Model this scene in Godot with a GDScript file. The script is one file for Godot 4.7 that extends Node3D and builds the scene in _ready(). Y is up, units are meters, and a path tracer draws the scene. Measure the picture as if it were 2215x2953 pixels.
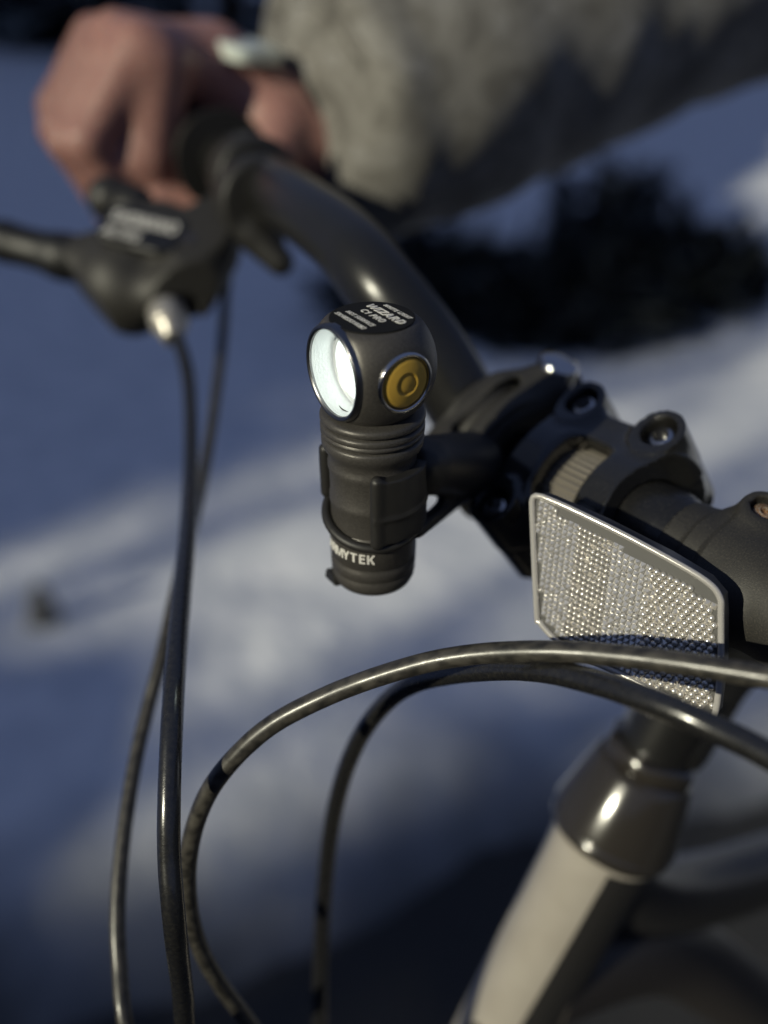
extends Node3D
# Units while building: millimetres round the middle of the handlebar clamp, forward F, rider's right R, up U.
# World: x = -F, y = U + 1.05 m, z = -R.

const SUN_UP := 0.384        # 22 degrees above the horizon
const SUN_ROUND := 0.14     # 8 degrees to the rider's left of straight ahead
const LIFT := Vector3(0.0, 1.05, 0.0)
var origin := {}          # node -> its base in millimetres
var rng := RandomNumberGenerator.new()
var M := {}
var NONE: Callable
var fl := {}              # the flashlight's axes

func w(f: float, r: float, u: float) -> Vector3:
	return Vector3(-f, u, -r)

func ws(list: Array) -> Array:
	var out := []
	for i in range(0, list.size(), 3):
		out.append(w(list[i], list[i + 1], list[i + 2]))
	return out

# ---------------------------------------------------------------- nodes
func thing(called: String, label: String, category: String, base: Vector3, group := "") -> Node3D:
	var o := Node3D.new()
	o.name = called
	add_child(o, true)
	o.position = base * 0.001 + LIFT
	origin[o] = base
	o.set_meta("label", label)
	o.set_meta("category", category)
	if group:
		o.set_meta("group", group)
	return o

# a mesh from vertices in millimetres; its node sits at its parent's base
func put(called: String, a: Dictionary, m: Material, parent: Node3D) -> MeshInstance3D:
	var base: Vector3 = origin[parent]
	var v: PackedVector3Array = a.v
	var moved := PackedVector3Array()
	moved.resize(v.size())
	for i in v.size():
		moved[i] = (v[i] - base) * 0.001
	# front faces run clockwise: turn the triangles that do not agree with their normals
	var idx: PackedInt32Array = a.i
	var nor: PackedVector3Array = a.n
	for t in range(0, idx.size(), 3):
		var p: Vector3 = v[idx[t]]
		if (v[idx[t + 1]] - p).cross(v[idx[t + 2]] - p).dot(nor[idx[t]] + nor[idx[t + 1]] + nor[idx[t + 2]]) > 0.0:
			var keep := idx[t + 1]
			idx[t + 1] = idx[t + 2]
			idx[t + 2] = keep
	a.i = idx
	var arr := []
	arr.resize(Mesh.ARRAY_MAX)
	arr[Mesh.ARRAY_VERTEX] = moved
	arr[Mesh.ARRAY_NORMAL] = a.n
	if a.has("uv"):
		arr[Mesh.ARRAY_TEX_UV] = a.uv
	if a.has("c"):
		arr[Mesh.ARRAY_COLOR] = a.c
	arr[Mesh.ARRAY_INDEX] = a.i
	var mesh := ArrayMesh.new()
	mesh.add_surface_from_arrays(Mesh.PRIMITIVE_TRIANGLES, arr)
	var o := MeshInstance3D.new()
	o.name = called
	o.mesh = mesh
	o.material_override = m
	parent.add_child(o, true)
	origin[o] = base
	return o

# ---------------------------------------------------------------- shapes
func blank() -> Dictionary:
	return {"v": PackedVector3Array(), "n": PackedVector3Array(), "uv": PackedVector2Array(), "i": PackedInt32Array()}

func spline(pts: Array, per: int) -> Array:
	var out := []
	var n := pts.size()
	for k in n - 1:
		var p0 = pts[maxi(k - 1, 0)]
		var p1 = pts[k]
		var p2 = pts[k + 1]
		var p3 = pts[mini(k + 2, n - 1)]
		for j in per:
			var t := float(j) / per
			out.append(0.5 * (2.0 * p1 + (p2 - p0) * t + (2.0 * p0 - 5.0 * p1 + 4.0 * p2 - p3) * t * t + (3.0 * p1 - p0 - 3.0 * p2 + p3) * t * t * t))
	out.append(pts[n - 1])
	return out

# a swept tube: centre line, one radius per point, bump(position, angle, along) adds to the radius
func tube(line: Array, radii: Array, sides := 24, bump: Callable = NONE, caps := true) -> Dictionary:
	var a := blank()
	var n := line.size()
	var t0: Vector3 = (line[1] - line[0]).normalized()
	var side := t0.cross(Vector3.UP if absf(t0.y) < 0.9 else Vector3.RIGHT).normalized()
	var along := 0.0
	for k in n:
		var t: Vector3 = (line[mini(k + 1, n - 1)] - line[maxi(k - 1, 0)]).normalized()
		side = (side - t * side.dot(t)).normalized()
		var other := t.cross(side)
		if k:
			along += line[k].distance_to(line[k - 1])
		for j in sides + 1:
			var ang := TAU * j / sides
			var d := side * cos(ang) + other * sin(ang)
			var r: float = radii[k] if radii.size() == n else radii[0]
			if bump.is_valid():
				r += bump.call(line[k] + d * r, ang, along)
			a.v.append(line[k] + d * r)
			a.n.append(d)
			a.uv.append(Vector2(float(j) / sides, along * 0.001))
	var row := sides + 1
	for k in n - 1:
		for j in sides:
			var p := k * row + j
			a.i.append_array([p, p + row, p + 1, p + 1, p + row, p + row + 1])
	smooth_normals(a, row, n)
	if caps:
		for e in [0, n - 1]:
			var c: int = a.v.size()
			var t: Vector3 = (line[1] - line[0]).normalized() * -1.0 if e == 0 else (line[n - 1] - line[n - 2]).normalized()
			a.v.append(line[e])
			a.n.append(t)
			a.uv.append(Vector2(0.5, 0.0))
			for j in row:
				a.v.append(a.v[e * row + j])
				a.n.append(t)
				a.uv.append(Vector2(0.5, 0.0))
			for j in sides:
				a.i.append_array([c, c + 1 + j, c + 2 + j])
	return a

# normals of a grid whose rows close on themselves
func smooth_normals(a: Dictionary, row: int, n: int) -> void:
	for k in n:
		for j in row:
			var jl := (j - 1 + row - 1) % (row - 1)
			var jr := (j + 1) % (row - 1)
			var du: Vector3 = a.v[k * row + jr] - a.v[k * row + jl]
			var dv: Vector3 = a.v[mini(k + 1, n - 1) * row + j] - a.v[maxi(k - 1, 0) * row + j]
			var nn := dv.cross(du)
			if nn.length_squared() > 1e-12:
				nn = nn.normalized()
				if nn.dot(a.n[k * row + j]) < 0.0:
					nn = -nn
				a.n[k * row + j] = nn

# turned shape: profile of Vector2(radius, distance along axis); a repeated point makes a crisp edge
func lathe(at: Vector3, axis: Vector3, profile: Array, sides := 48) -> Dictionary:
	var a := blank()
	var t := axis.normalized()
	var side := t.cross(Vector3.UP if absf(t.y) < 0.9 else Vector3.RIGHT).normalized()
	var other := t.cross(side)
	var n := profile.size()
	for k in n - 1:
		var p: Vector2 = profile[k]
		var q: Vector2 = profile[k + 1]
		if p.distance_to(q) < 1e-5:
			continue
		var s: Vector2 = (q - p).normalized()
		var flat := Vector2(s.y, -s.x)          # (radial, axial) outward when the profile runs along +axis on its outside
		var n0 := flat
		var n1 := flat
		if k > 0 and profile[k - 1].distance_to(p) > 1e-5:
			var s0: Vector2 = (p - profile[k - 1]).normalized()
			if s0.dot(s) > 0.55:
				n0 = (flat + Vector2(s0.y, -s0.x)).normalized()
		if k < n - 2 and profile[k + 2].distance_to(q) > 1e-5:
			var s1: Vector2 = (profile[k + 2] - q).normalized()
			if s1.dot(s) > 0.55:
				n1 = (flat + Vector2(s1.y, -s1.x)).normalized()
		var c: int = a.v.size()
		for j in sides + 1:
			var ang := TAU * j / sides
			var d := side * cos(ang) + other * sin(ang)
			a.v.append(at + d * p.x + t * p.y)
			a.n.append(d * n0.x + t * n0.y)
			a.uv.append(Vector2(float(j) / sides, p.y * 0.001))
			a.v.append(at + d * q.x + t * q.y)
			a.n.append(d * n1.x + t * n1.y)
			a.uv.append(Vector2(float(j) / sides, q.y * 0.001))
		for j in sides:
			var b := c + j * 2
			a.i.append_array([b, b + 1, b + 2, b + 2, b + 1, b + 3])
	return a

# a flat outline pushed along n, with a small chamfer at the front
func slab(outline: Array, at: Vector3, ux: Vector3, uy: Vector3, n: Vector3, z0: float, z1: float, chamfer := 0.3) -> Dictionary:
	var a := blank()
	var cen := Vector2.ZERO
	for p in outline:
		cen += p
	cen /= outline.size()
	var flat := PackedVector2Array()
	for p in outline:
		flat.append(p + (cen - p).normalized() * chamfer)
	var rings := [[outline, z0], [outline, z1 - chamfer], [Array(flat), z1]]
	var m := outline.size()
	for k in 2:
		for j in m:
			var p0 = rings[k][0][j]
			var p1 = rings[k][0][(j + 1) % m]
			var q0 = rings[k + 1][0][j]
			var q1 = rings[k + 1][0][(j + 1) % m]
			var c: int = a.v.size()
			for e in [[p0, rings[k][1]], [p1, rings[k][1]], [q0, rings[k + 1][1]], [q1, rings[k + 1][1]]]:
				a.v.append(at + ux * e[0].x + uy * e[0].y + n * e[1])
				a.uv.append(e[0] * 0.001)
			var nn: Vector3 = (a.v[c + 1] - a.v[c]).cross(a.v[c + 2] - a.v[c]).normalized()
			var mid = (p0 + p1) * 0.5 - cen
			if nn.dot(ux * mid.x + uy * mid.y) < 0.0:
				nn = -nn
			for e in 4:
				a.n.append(nn)
			a.i.append_array([c, c + 1, c + 2, c + 2, c + 1, c + 3])
	for e in [[PackedVector2Array(outline), z0, -n], [flat, z1, n]]:
		var c: int = a.v.size()
		for p in e[0]:
			a.v.append(at + ux * p.x + uy * p.y + n * e[1])
			a.n.append(e[2])
			a.uv.append(p * 0.001)
		for i in Geometry2D.triangulate_polygon(e[0]):
			a.i.append(c + i)
	return a

func join(list: Array) -> Dictionary:
	var a := blank()
	for b in list:
		var c: int = a.v.size()
		a.v.append_array(b.v)
		a.n.append_array(b.n)
		if b.has("uv") and b.uv.size() == b.v.size():
			a.uv.append_array(b.uv)
		else:
			var z := PackedVector2Array()
			z.resize(b.v.size())
			a.uv.append_array(z)
		for i in b.i:
			a.i.append(c + i)
	return a

# smooth-joined solids: signed distances (millimetres) meshed as surface nets
func smin(a: float, b: float, k: float) -> float:
	var h := maxf(k - absf(a - b), 0.0) / k
	return minf(a, b) - h * h * k * 0.25

func capsule(p: Vector3, a: Vector3, b: Vector3, ra: float, rb: float) -> float:
	var ab := b - a
	var t := clampf((p - a).dot(ab) / ab.length_squared(), 0.0, 1.0)
	return p.distance_to(a + ab * t) - lerpf(ra, rb, t)

func rbox(q: Vector3, half: Vector3, r: float) -> float:
	var d := q.abs() - half + Vector3(r, r, r)
	return Vector3(maxf(d.x, 0), maxf(d.y, 0), maxf(d.z, 0)).length() + minf(maxf(d.x, maxf(d.y, d.z)), 0.0) - r

func rod(p: Vector3, c: Vector3, axis: Vector3, r: float, half: float, rr := 0.0) -> float:
	var q := p - c
	var y := absf(q.dot(axis)) - half + rr
	var x := (q - axis * q.dot(axis)).length() - r + rr
	return Vector2(maxf(x, 0), maxf(y, 0)).length() + minf(maxf(x, y), 0.0) - rr

func solid(f: Callable, lo: Vector3, hi: Vector3, cell: float) -> Dictionary:
	var B := 5
	var nx := int(ceil((hi.x - lo.x) / cell / B)) * B + 1
	var ny := int(ceil((hi.y - lo.y) / cell / B)) * B + 1
	var nz := int(ceil((hi.z - lo.z) / cell / B)) * B + 1
	var val := PackedFloat32Array()
	val.resize(nx * ny * nz)
	val.fill(1.0)
	var sx := 1
	var sy := nx
	var sz := nx * ny
	var half := B * cell * 0.5
	var reach := half * 1.7321 * 1.15 + cell
	var blocks := []
	for bz in (nz - 1) / B:
		for by in (ny - 1) / B:
			for bx in (nx - 1) / B:
				var mid := lo + Vector3(bx, by, bz) * B * cell + Vector3(half, half, half)
				var d: float = f.call(mid)
				if absf(d) > reach:
					if d < 0.0:
						for z in B + 1:
							for y in B + 1:
								for x in B + 1:
									var i: int = (bx * B + x) + (by * B + y) * sy + (bz * B + z) * sz
									if val[i] == 1.0:
										val[i] = -1.0
					continue
				blocks.append(Vector3i(bx, by, bz) * B)
	var done := PackedByteArray()
	done.resize(val.size())
	for b in blocks:
		for z in B + 1:
			for y in B + 1:
				for x in B + 1:
					var i: int = (b.x + x) + (b.y + y) * sy + (b.z + z) * sz
					if done[i] == 0:
						done[i] = 1
						val[i] = f.call(lo + Vector3(b.x + x, b.y + y, b.z + z) * cell)
	var a := blank()
	var where := {}
	var ends := [[0, 1], [2, 3], [4, 5], [6, 7], [0, 2], [1, 3], [4, 6], [5, 7], [0, 4], [1, 5], [2, 6], [3, 7]]
	for b in blocks:
		for z in B:
			for y in B:
				for x in B:
					var i: int = (b.x + x) + (b.y + y) * sy + (b.z + z) * sz
					var c := [val[i], val[i + sx], val[i + sy], val[i + sx + sy], val[i + sz], val[i + sx + sz], val[i + sy + sz], val[i + sx + sy + sz]]
					var inside := 0
					for e in c:
						if e < 0.0:
							inside += 1
					if inside == 0 or inside == 8:
						continue
					var sum := Vector3.ZERO
					var hits := 0
					for e in ends:
						var p: float = c[e[0]]
						var q: float = c[e[1]]
						if (p < 0.0) != (q < 0.0):
							var t := p / (p - q)
							var k0: int = e[0]
							var k1: int = e[1]
							sum += Vector3(k0 & 1, (k0 >> 1) & 1, k0 >> 2).lerp(Vector3(k1 & 1, (k1 >> 1) & 1, k1 >> 2), t)
							hits += 1
					where[i] = a.v.size()
					a.v.append(lo + (Vector3(b.x + x, b.y + y, b.z + z) + sum / hits) * cell)
					var g := Vector3(c[1] + c[3] + c[5] + c[7] - c[0] - c[2] - c[4] - c[6], c[2] + c[3] + c[6] + c[7] - c[0] - c[1] - c[4] - c[5], c[4] + c[5] + c[6] + c[7] - c[0] - c[1] - c[2] - c[3])
					a.n.append(g.normalized())
	var strides := [[sx, sy, sz], [sy, sz, sx], [sz, sx, sy]]
	for i in where:
		for s in strides:
			var here: bool = val[i] < 0.0
			if here == (val[i + s[0]] < 0.0):
				continue
			var p0: int = where.get(i, -1)
			var p1: int = where.get(i - s[1], -1)
			var p2: int = where.get(i - s[1] - s[2], -1)
			var p3: int = where.get(i - s[2], -1)
			if p1 < 0 or p2 < 0 or p3 < 0:
				continue
			if here:
				a.i.append_array([p0, p2, p1, p0, p3, p2])
			else:
				a.i.append_array([p0, p1, p2, p0, p2, p3])
	a.erase("uv")
	return a

# lettering as thin raised print
func print_text(called: String, text: String, at: Vector3, right: Vector3, up: Vector3, width: float, bold: bool, m: Material, parent: Node3D, slant := 0.0, squash := 1.0, by_height := 0.0) -> MeshInstance3D:
	var f := SystemFont.new()
	f.font_names = PackedStringArray(["Droid Sans"])
	f.font_weight = 700 if bold else 400
	var tm := TextMesh.new()
	tm.text = text
	tm.font = f
	tm.font_size = 64
	tm.pixel_size = 0.01
	tm.depth = 0.02
	tm.curve_step = 1.5
	var box := tm.get_aabb()
	var k := width / box.size.x * 0.001
	if by_height > 0.0:
		k = by_height / box.size.y * 0.001
	var o := MeshInstance3D.new()
	o.name = called
	o.mesh = tm
	o.material_override = m
	parent.add_child(o, true)
	var n := right.cross(up)
	var bs := Basis(right * k, (up + right * slant) * k * squash, n * k)
	o.transform = Transform3D(bs, (at - origin[parent]) * 0.001 - bs * (box.position + box.size * 0.5) + n * k * 0.01)
	origin[o] = origin[parent]
	return o

# ---------------------------------------------------------------- materials
func lin(r: float, g: float, b: float) -> Color:
	return Color(r, g, b).linear_to_srgb()

func mat(called: String, c: Color, rough: float, metal := 0.0) -> StandardMaterial3D:
	var m := StandardMaterial3D.new()
	m.resource_name = called
	m.albedo_color = c
	m.roughness = rough
	m.metallic = metal
	M[called] = m
	return m

func noise_tex(seed_: int, freq: float, octaves: int, stops: Array, size := 512, kind := FastNoiseLite.TYPE_SIMPLEX_SMOOTH, normal := 0.0) -> NoiseTexture2D:
	var n := FastNoiseLite.new()
	n.seed = seed_
	n.noise_type = kind
	n.frequency = freq
	n.fractal_octaves = octaves
	var t := NoiseTexture2D.new()
	t.noise = n
	t.width = size
	t.height = size
	t.seamless = true
	if normal > 0.0:
		t.as_normal_map = true
		t.bump_strength = normal
	elif stops.size():
		var g := Gradient.new()
		g.offsets = PackedFloat32Array(stops.map(func(s): return s[0]))
		g.colors = PackedColorArray(stops.map(func(s): return s[1]))
		t.color_ramp = g
	return t

func triplanar(m: StandardMaterial3D, per_metre: float) -> void:
	m.uv1_triplanar = true
	m.uv1_scale = Vector3(per_metre, per_metre, per_metre)

func make_materials() -> void:
	var m := mat("anodised", Color.WHITE, 0.42, 0.35)
	m.albedo_texture = noise_tex(3, 0.05, 4, [[0.3, lin(0.066, 0.061, 0.056)], [0.7, lin(0.098, 0.091, 0.083)]])
	m.normal_enabled = true
	m.normal_texture = noise_tex(4, 0.35, 2, [], 512, FastNoiseLite.TYPE_SIMPLEX_SMOOTH, 3.0)
	m.normal_scale = 0.35
	triplanar(m, 60.0)
	m = mat("label_black", lin(0.011, 0.011, 0.0115), 0.65)
	m.metallic_specular = 0.25
	m = mat("print_white", lin(0.72, 0.70, 0.66), 0.55)
	m = mat("steel", lin(0.62, 0.61, 0.60), 0.16, 1.0)
	m = mat("dull_steel", lin(0.50, 0.47, 0.42), 0.38, 0.6)
	m = mat("bezel_steel", lin(0.22, 0.22, 0.23), 0.32, 1.0)
	m = mat("cup_silver", lin(0.80, 0.83, 0.85), 0.42, 0.55)
	m.normal_enabled = true
	m.normal_texture = noise_tex(9, 0.06, 2, [], 256, FastNoiseLite.TYPE_CELLULAR, 4.0)
	m.normal_scale = 0.5
	triplanar(m, 120.0)
	m = mat("rubber_yellow", lin(0.56, 0.345, 0.05), 0.62)
	m = mat("lamp_glow", Color(1, 1, 1), 0.5)
	m.emission_enabled = true
	m.emission = Color(0.93, 1.0, 0.97)
	m.emission_energy_multiplier = 2.6
	m = mat("lens_glass", Color(1, 1, 1, 0.04), 0.03)
	m.transparency = BaseMaterial3D.TRANSPARENCY_ALPHA
	m = mat("clip_plastic", lin(0.020, 0.019, 0.018), 0.50)
	m = mat("lever_black", lin(0.008, 0.008, 0.0085), 0.5)
	m = mat("stem_black", Color.WHITE, 0.24)
	m.clearcoat_enabled = true
	m.clearcoat = 0.7
	m.clearcoat_roughness = 0.12
	m.albedo_texture = noise_tex(21, 0.10, 5, [[0.25, lin(0.011, 0.0108, 0.0105)], [0.74, lin(0.017, 0.0165, 0.0155)], [0.80, lin(0.06, 0.054, 0.044)]])
	m.roughness_texture = noise_tex(22, 0.05, 4, [[0.3, Color(0.8, 0.8, 0.8)], [0.75, Color(1.5, 1.5, 1.5)]])
	triplanar(m, 30.0)
	m = mat("dusty_plastic", Color.WHITE, 0.55)
	m.albedo_texture = noise_tex(31, 0.12, 5, [[0.3, lin(0.020, 0.019, 0.018)], [0.7, lin(0.036, 0.033, 0.028)], [0.85, lin(0.075, 0.068, 0.055)]])
	m.normal_enabled = true
	m.normal_texture = noise_tex(32, 0.3, 2, [], 512, FastNoiseLite.TYPE_SIMPLEX_SMOOTH, 3.0)
	m.normal_scale = 0.3
	triplanar(m, 30.0)
	m = mat("bar_black", Color.WHITE, 0.30)
	m.albedo_texture = noise_tex(33, 0.08, 5, [[0.3, lin(0.010, 0.0098, 0.010)], [0.65, lin(0.014, 0.0138, 0.0135)], [0.88, lin(0.035, 0.032, 0.028)]])
	m.clearcoat_enabled = true
	m.clearcoat = 0.15
	m.clearcoat_roughness = 0.3
	triplanar(m, 25.0)
	m = mat("ribbed_alloy", lin(0.30, 0.27, 0.225), 0.42, 0.55)
	m = mat("rusty_steel", Color.WHITE, 0.5, 0.6)
	m.albedo_texture = noise_tex(41, 0.03, 4, [[0.35, lin(0.42, 0.38, 0.33)], [0.6, lin(0.25, 0.12, 0.05)]])
	triplanar(m, 90.0)
	# cable housings: gloss with dried road dust
	for k in 2:
		m = mat("cable_gloss" if k == 0 else "cable_dusty", Color.WHITE, 0.30 if k == 0 else 0.42)
		if k == 0:
			m.albedo_texture = noise_tex(51, 0.03, 5, [[0.35, lin(0.012, 0.012, 0.013)], [0.72, lin(0.022, 0.021, 0.019)], [0.9, lin(0.035, 0.033, 0.03)]])
		else:
			m.albedo_texture = noise_tex(52, 0.012, 4, [[0.28, lin(0.018, 0.017, 0.0155)], [0.5, lin(0.045, 0.041, 0.035)], [0.72, lin(0.070, 0.064, 0.054)]])
		m.roughness_texture = noise_tex(53 + k, 0.02, 4, [[0.3, Color(0.7, 0.7, 0.7)], [0.8, Color(1.7, 1.7, 1.7)]])
		m.clearcoat_enabled = true
		m.clearcoat = 0.9 if k == 0 else 0.35
		m.clearcoat_roughness = 0.16 if k == 0 else 0.24
		m.normal_enabled = true
		m.normal_texture = noise_tex(55 + k, 0.12, 3, [], 512, FastNoiseLite.TYPE_SIMPLEX_SMOOTH, 2.5)
		m.normal_scale = 0.25
		triplanar(m, 45.0)
	m = mat("cream_paint", Color.WHITE, 0.33)
	m.albedo_texture = noise_tex(61, 0.01, 4, [[0.3, lin(0.33, 0.30, 0.258)], [0.7, lin(0.375, 0.343, 0.30)]])
	m.clearcoat_enabled = true
	m.clearcoat = 0.6
	m.clearcoat_roughness = 0.1
	triplanar(m, 8.0)
	m = mat("gloss_black", lin(0.030, 0.026, 0.022), 0.2)
	m.clearcoat_enabled = true
	m.clearcoat = 1.0
	m.clearcoat_roughness = 0.12
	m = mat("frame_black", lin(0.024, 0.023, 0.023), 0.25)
	m = mat("frame_dusk", lin(0.035, 0.031, 0.030), 0.4)
	m = mat("skin", Color.WHITE, 0.5)
	m.albedo_texture = noise_tex(71, 0.03, 4, [[0.3, lin(0.30, 0.145, 0.125)], [0.7, lin(0.38, 0.205, 0.17)]])
	m.subsurf_scatter_enabled = true
	m.subsurf_scatter_strength = 0.12
	triplanar(m, 14.0)
	m = mat("camouflage_cloth", Color.WHITE, 0.85)
	m.albedo_texture = noise_tex(81, 0.008, 2, [[0.30, lin(0.115, 0.108, 0.097)], [0.42, lin(0.17, 0.162, 0.146)], [0.55, lin(0.22, 0.21, 0.192)], [0.68, lin(0.145, 0.137, 0.122)], [0.78, lin(0.25, 0.242, 0.228)]], 1024)
	m.rim_enabled = true
	m.rim = 0.3
	m.rim_tint = 0.5
	triplanar(m, 4.5)
	m = mat("watch_metal", lin(0.74, 0.80, 0.73), 0.3, 0.3)
	m = mat("prism_silver", lin(0.78, 0.755, 0.72), 0.15, 0.65)
	m = mat("prism_white", lin(0.80, 0.765, 0.71), 0.22, 0.7)
	m = mat("clear_rim", lin(0.50, 0.48, 0.46), 0.18, 0.25)
	m = mat("reflector_tray", lin(0.12, 0.118, 0.115), 0.3, 0.3)
	m = mat("snow", Color.WHITE, 0.75)
	m.vertex_color_use_as_albedo = true
	m.albedo_texture = noise_tex(91, 0.008, 5, [[0.25, lin(0.70, 0.73, 0.78)], [0.7, lin(0.84, 0.86, 0.90)]], 1024)
	m.normal_enabled = true
	m.normal_texture = noise_tex(92, 0.03, 4, [], 512, FastNoiseLite.TYPE_SIMPLEX_SMOOTH, 4.0)
	m.normal_scale = 0.6
	m.uv1_world_triplanar = true
	triplanar(m, 0.7)
	m = mat("asphalt", Color.WHITE, 0.8)
	m.albedo_texture = noise_tex(93, 0.2, 3, [[0.3, lin(0.022, 0.022, 0.022)], [0.7, lin(0.05, 0.048, 0.045)]], 512)
	m.normal_enabled = true
	m.normal_texture = noise_tex(94, 0.3, 2, [], 512, FastNoiseLite.TYPE_CELLULAR, 5.0)
	m.uv1_world_triplanar = true
	triplanar(m, 2.0)
	m = mat("needles", Color.WHITE, 0.8)
	m.albedo_color = lin(0.028, 0.033, 0.032)
	m.vertex_color_use_as_albedo = true
	m = mat("bark", lin(0.09, 0.065, 0.045), 0.9)
	m = mat("stone", lin(0.10, 0.10, 0.10), 0.85)

# ---------------------------------------------------------------- scene
func _ready() -> void:
	rng.seed = 20240117
	# camera
	var cam := Camera3D.new()
	cam.name = "camera"
	add_child(cam)
	var eye := w(168.3, -144.7, 108.5) * 0.001 + LIFT
	cam.look_at_from_position(eye, eye + Vector3(0.4985, -0.4540, -0.7385), Vector3.UP)
	var ca := CameraAttributesPhysical.new()
	ca.frustum_focal_length = 21.65
	ca.frustum_focus_distance = 0.197
	ca.frustum_near = 0.01
	ca.frustum_far = 400.0
	ca.exposure_aperture = 3.05
	cam.attributes = ca
	cam.current = true
	# sky, air, exposure
	var env := Environment.new()
	var sky_m := ProceduralSkyMaterial.new()
	sky_m.sky_top_color = Color(0.47, 0.545, 0.73)
	sky_m.sky_horizon_color = Color(0.60, 0.65, 0.77)
	sky_m.sky_curve = 0.12
	sky_m.ground_bottom_color = Color(0.20, 0.22, 0.30)
	sky_m.ground_horizon_color = Color(0.45, 0.50, 0.68)
	var sky := Sky.new()
	sky.sky_material = sky_m
	env.background_mode = Environment.BG_SKY
	env.sky = sky
	env.background_energy_multiplier = 0.58
	env.tonemap_mode = Environment.TONE_MAPPER_LINEAR
	env.tonemap_exposure = 0.66
	env.sdfgi_enabled = true
	env.ssao_enabled = true
	env.ssil_enabled = true
	var we := WorldEnvironment.new()
	we.name = "environment"
	we.environment = env
	add_child(we)
	# low winter sun, straight ahead of the bicycle
	var sun := DirectionalLight3D.new()
	sun.name = "sun"
	sun.light_energy = 1.6
	sun.light_color = Color(1.0, 0.98, 0.88)
	sun.light_angular_distance = 0.7
	sun.shadow_enabled = true
	add_child(sun)
	var from := w(cos(SUN_UP) * cos(SUN_ROUND), -cos(SUN_UP) * sin(SUN_ROUND), sin(SUN_UP))
	sun.look_at_from_position(from * 5.0, Vector3.ZERO, Vector3.UP)

	make_materials()
	make_ground()
	make_bicycle()
	make_flashlight()
	make_mount()
	make_reflector()
	make_person()
	make_plants()

# ---------------------------------------------------------------- ground
func snow_height(f: float, r: float, nz: FastNoiseLite) -> float:
	# metres above the road; the cleared road runs along the bicycle, snow lies beside it
	var edge := 0.63 + 0.10 * nz.get_noise_2d(f * 60.0, 3.0) - 0.06 * f * (1.0 if f < 0.0 else 0.3)
	edge = 0.63 + 0.12 * nz.get_noise_2d(f * 90.0, 11.0)
	if f < -0.6:
		edge -= (-0.6 - f) * 0.5
	if f > -0.2:
		edge += minf((f + 0.2) * 0.5, 0.4)
	var side := r - edge
	if r < -1.5:
		side = -1.5 - r
	# unseen hill added ahead, higher towards the rider's right, shading most of the snow
	var d := f * cos(SUN_ROUND) - r * sin(SUN_ROUND)
	var c := f * sin(SUN_ROUND) + r * cos(SUN_ROUND)
	var shade_ridge := 3.64 + 0.40 * nz.get_noise_2d(c * 45.0, 40.0) + 2.2 * smoothstep(2.0, 3.3, c) + 1.15 * maxf(c - 3.0, 0.0)
	var hill := smoothstep(3.5, 9.0, d) * shade_ridge
	if side < -0.25:
		return -0.03 + hill
	var lift := smoothstep(-0.02, 0.25, side) * 0.07 - smoothstep(0.0, -0.25, side) * 0.03
	var bumps := nz.get_noise_2d(f * 55.0, r * 55.0) * 0.035 + nz.get_noise_2d(f * 14.0, r * 14.0) * 0.10 * smoothstep(0.3, 3.0, side)
	var far := Vector2(f, r).length()
	return hill + lift + bumps * smoothstep(-0.02, 0.3, side) + maxf(far - 9.0, 0.0) * 0.07

func make_ground() -> void:
	var nz := FastNoiseLite.new()
	nz.seed = 5
	nz.frequency = 0.02
	nz.fractal_octaves = 3
	var a := blank()
	a.c = PackedColorArray()
	var ticks := []
	for k in 141:
		var t := (k - 70) / 70.0
		ticks.append(sign(t) * (5.0 * absf(t) + 175.0 * pow(absf(t), 5.0)))
	var n := ticks.size()
	for iz in n:
		for ix in n:
			var f: float = -1.0 + ticks[ix]
			var r: float = 1.6 + ticks[iz]
			var p := w(f, r, snow_height(f, r, nz)) * 1000.0 - Vector3(0, 1050, 0)
			a.v.append(p)
			a.n.append(Vector3.UP)
			a.uv.append(Vector2(f, r))
			var near := r - (0.63 - maxf(-0.6 - f, 0.0) * 0.5 + clampf((f + 0.2) * 0.5, 0.0, 0.4)) + 0.10 * nz.get_noise_2d(f * 160.0, r * 160.0)
			var edge_tone := lerpf(0.10, 1.0, smoothstep(-0.05, 0.42, near))  # snow colour darkens towards the road edge
			a.c.append(Color(edge_tone, edge_tone * 0.99, edge_tone * 0.97))
	for iz in n:
		for ix in n:
			var du: Vector3 = a.v[iz * n + mini(ix + 1, n - 1)] - a.v[iz * n + maxi(ix - 1, 0)]
			var dv: Vector3 = a.v[mini(iz + 1, n - 1) * n + ix] - a.v[maxi(iz - 1, 0) * n + ix]
			var nn := du.cross(dv).normalized()
			a.n[iz * n + ix] = nn if nn.y > 0.0 else -nn
	for iz in n - 1:
		for ix in n - 1:
			var p := iz * n + ix
			a.i.append_array([p, p + 1, p + n, p + 1, p + n + 1, p + n])
	origin[self] = -LIFT * 1000.0
	var g := put("ground", a, M.snow, self)
	g.set_meta("kind", "structure")
	g.set_meta("label", "uneven snow lying beside the cleared road")
	# the cleared road, a sheet just above the dip in the snow
	var b := blank()
	for k in 2:
		for j in 2:
			b.v.append(w(-40.0 + 44.0 * j, -1.7 + 2.75 * k, 0.004) * 1000.0 - Vector3(0, 1050, 0))
			b.n.append(Vector3.UP)
			b.uv.append(Vector2(j, k))
	b.i.append_array([0, 1, 2, 1, 3, 2])
	var road := put("road", b, M.asphalt, self)
	road.set_meta("kind", "structure")
	road.set_meta("label", "dark cleared road surface under the bicycle")

# ---------------------------------------------------------------- bicycle
const STEM_R := 5.6

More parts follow.
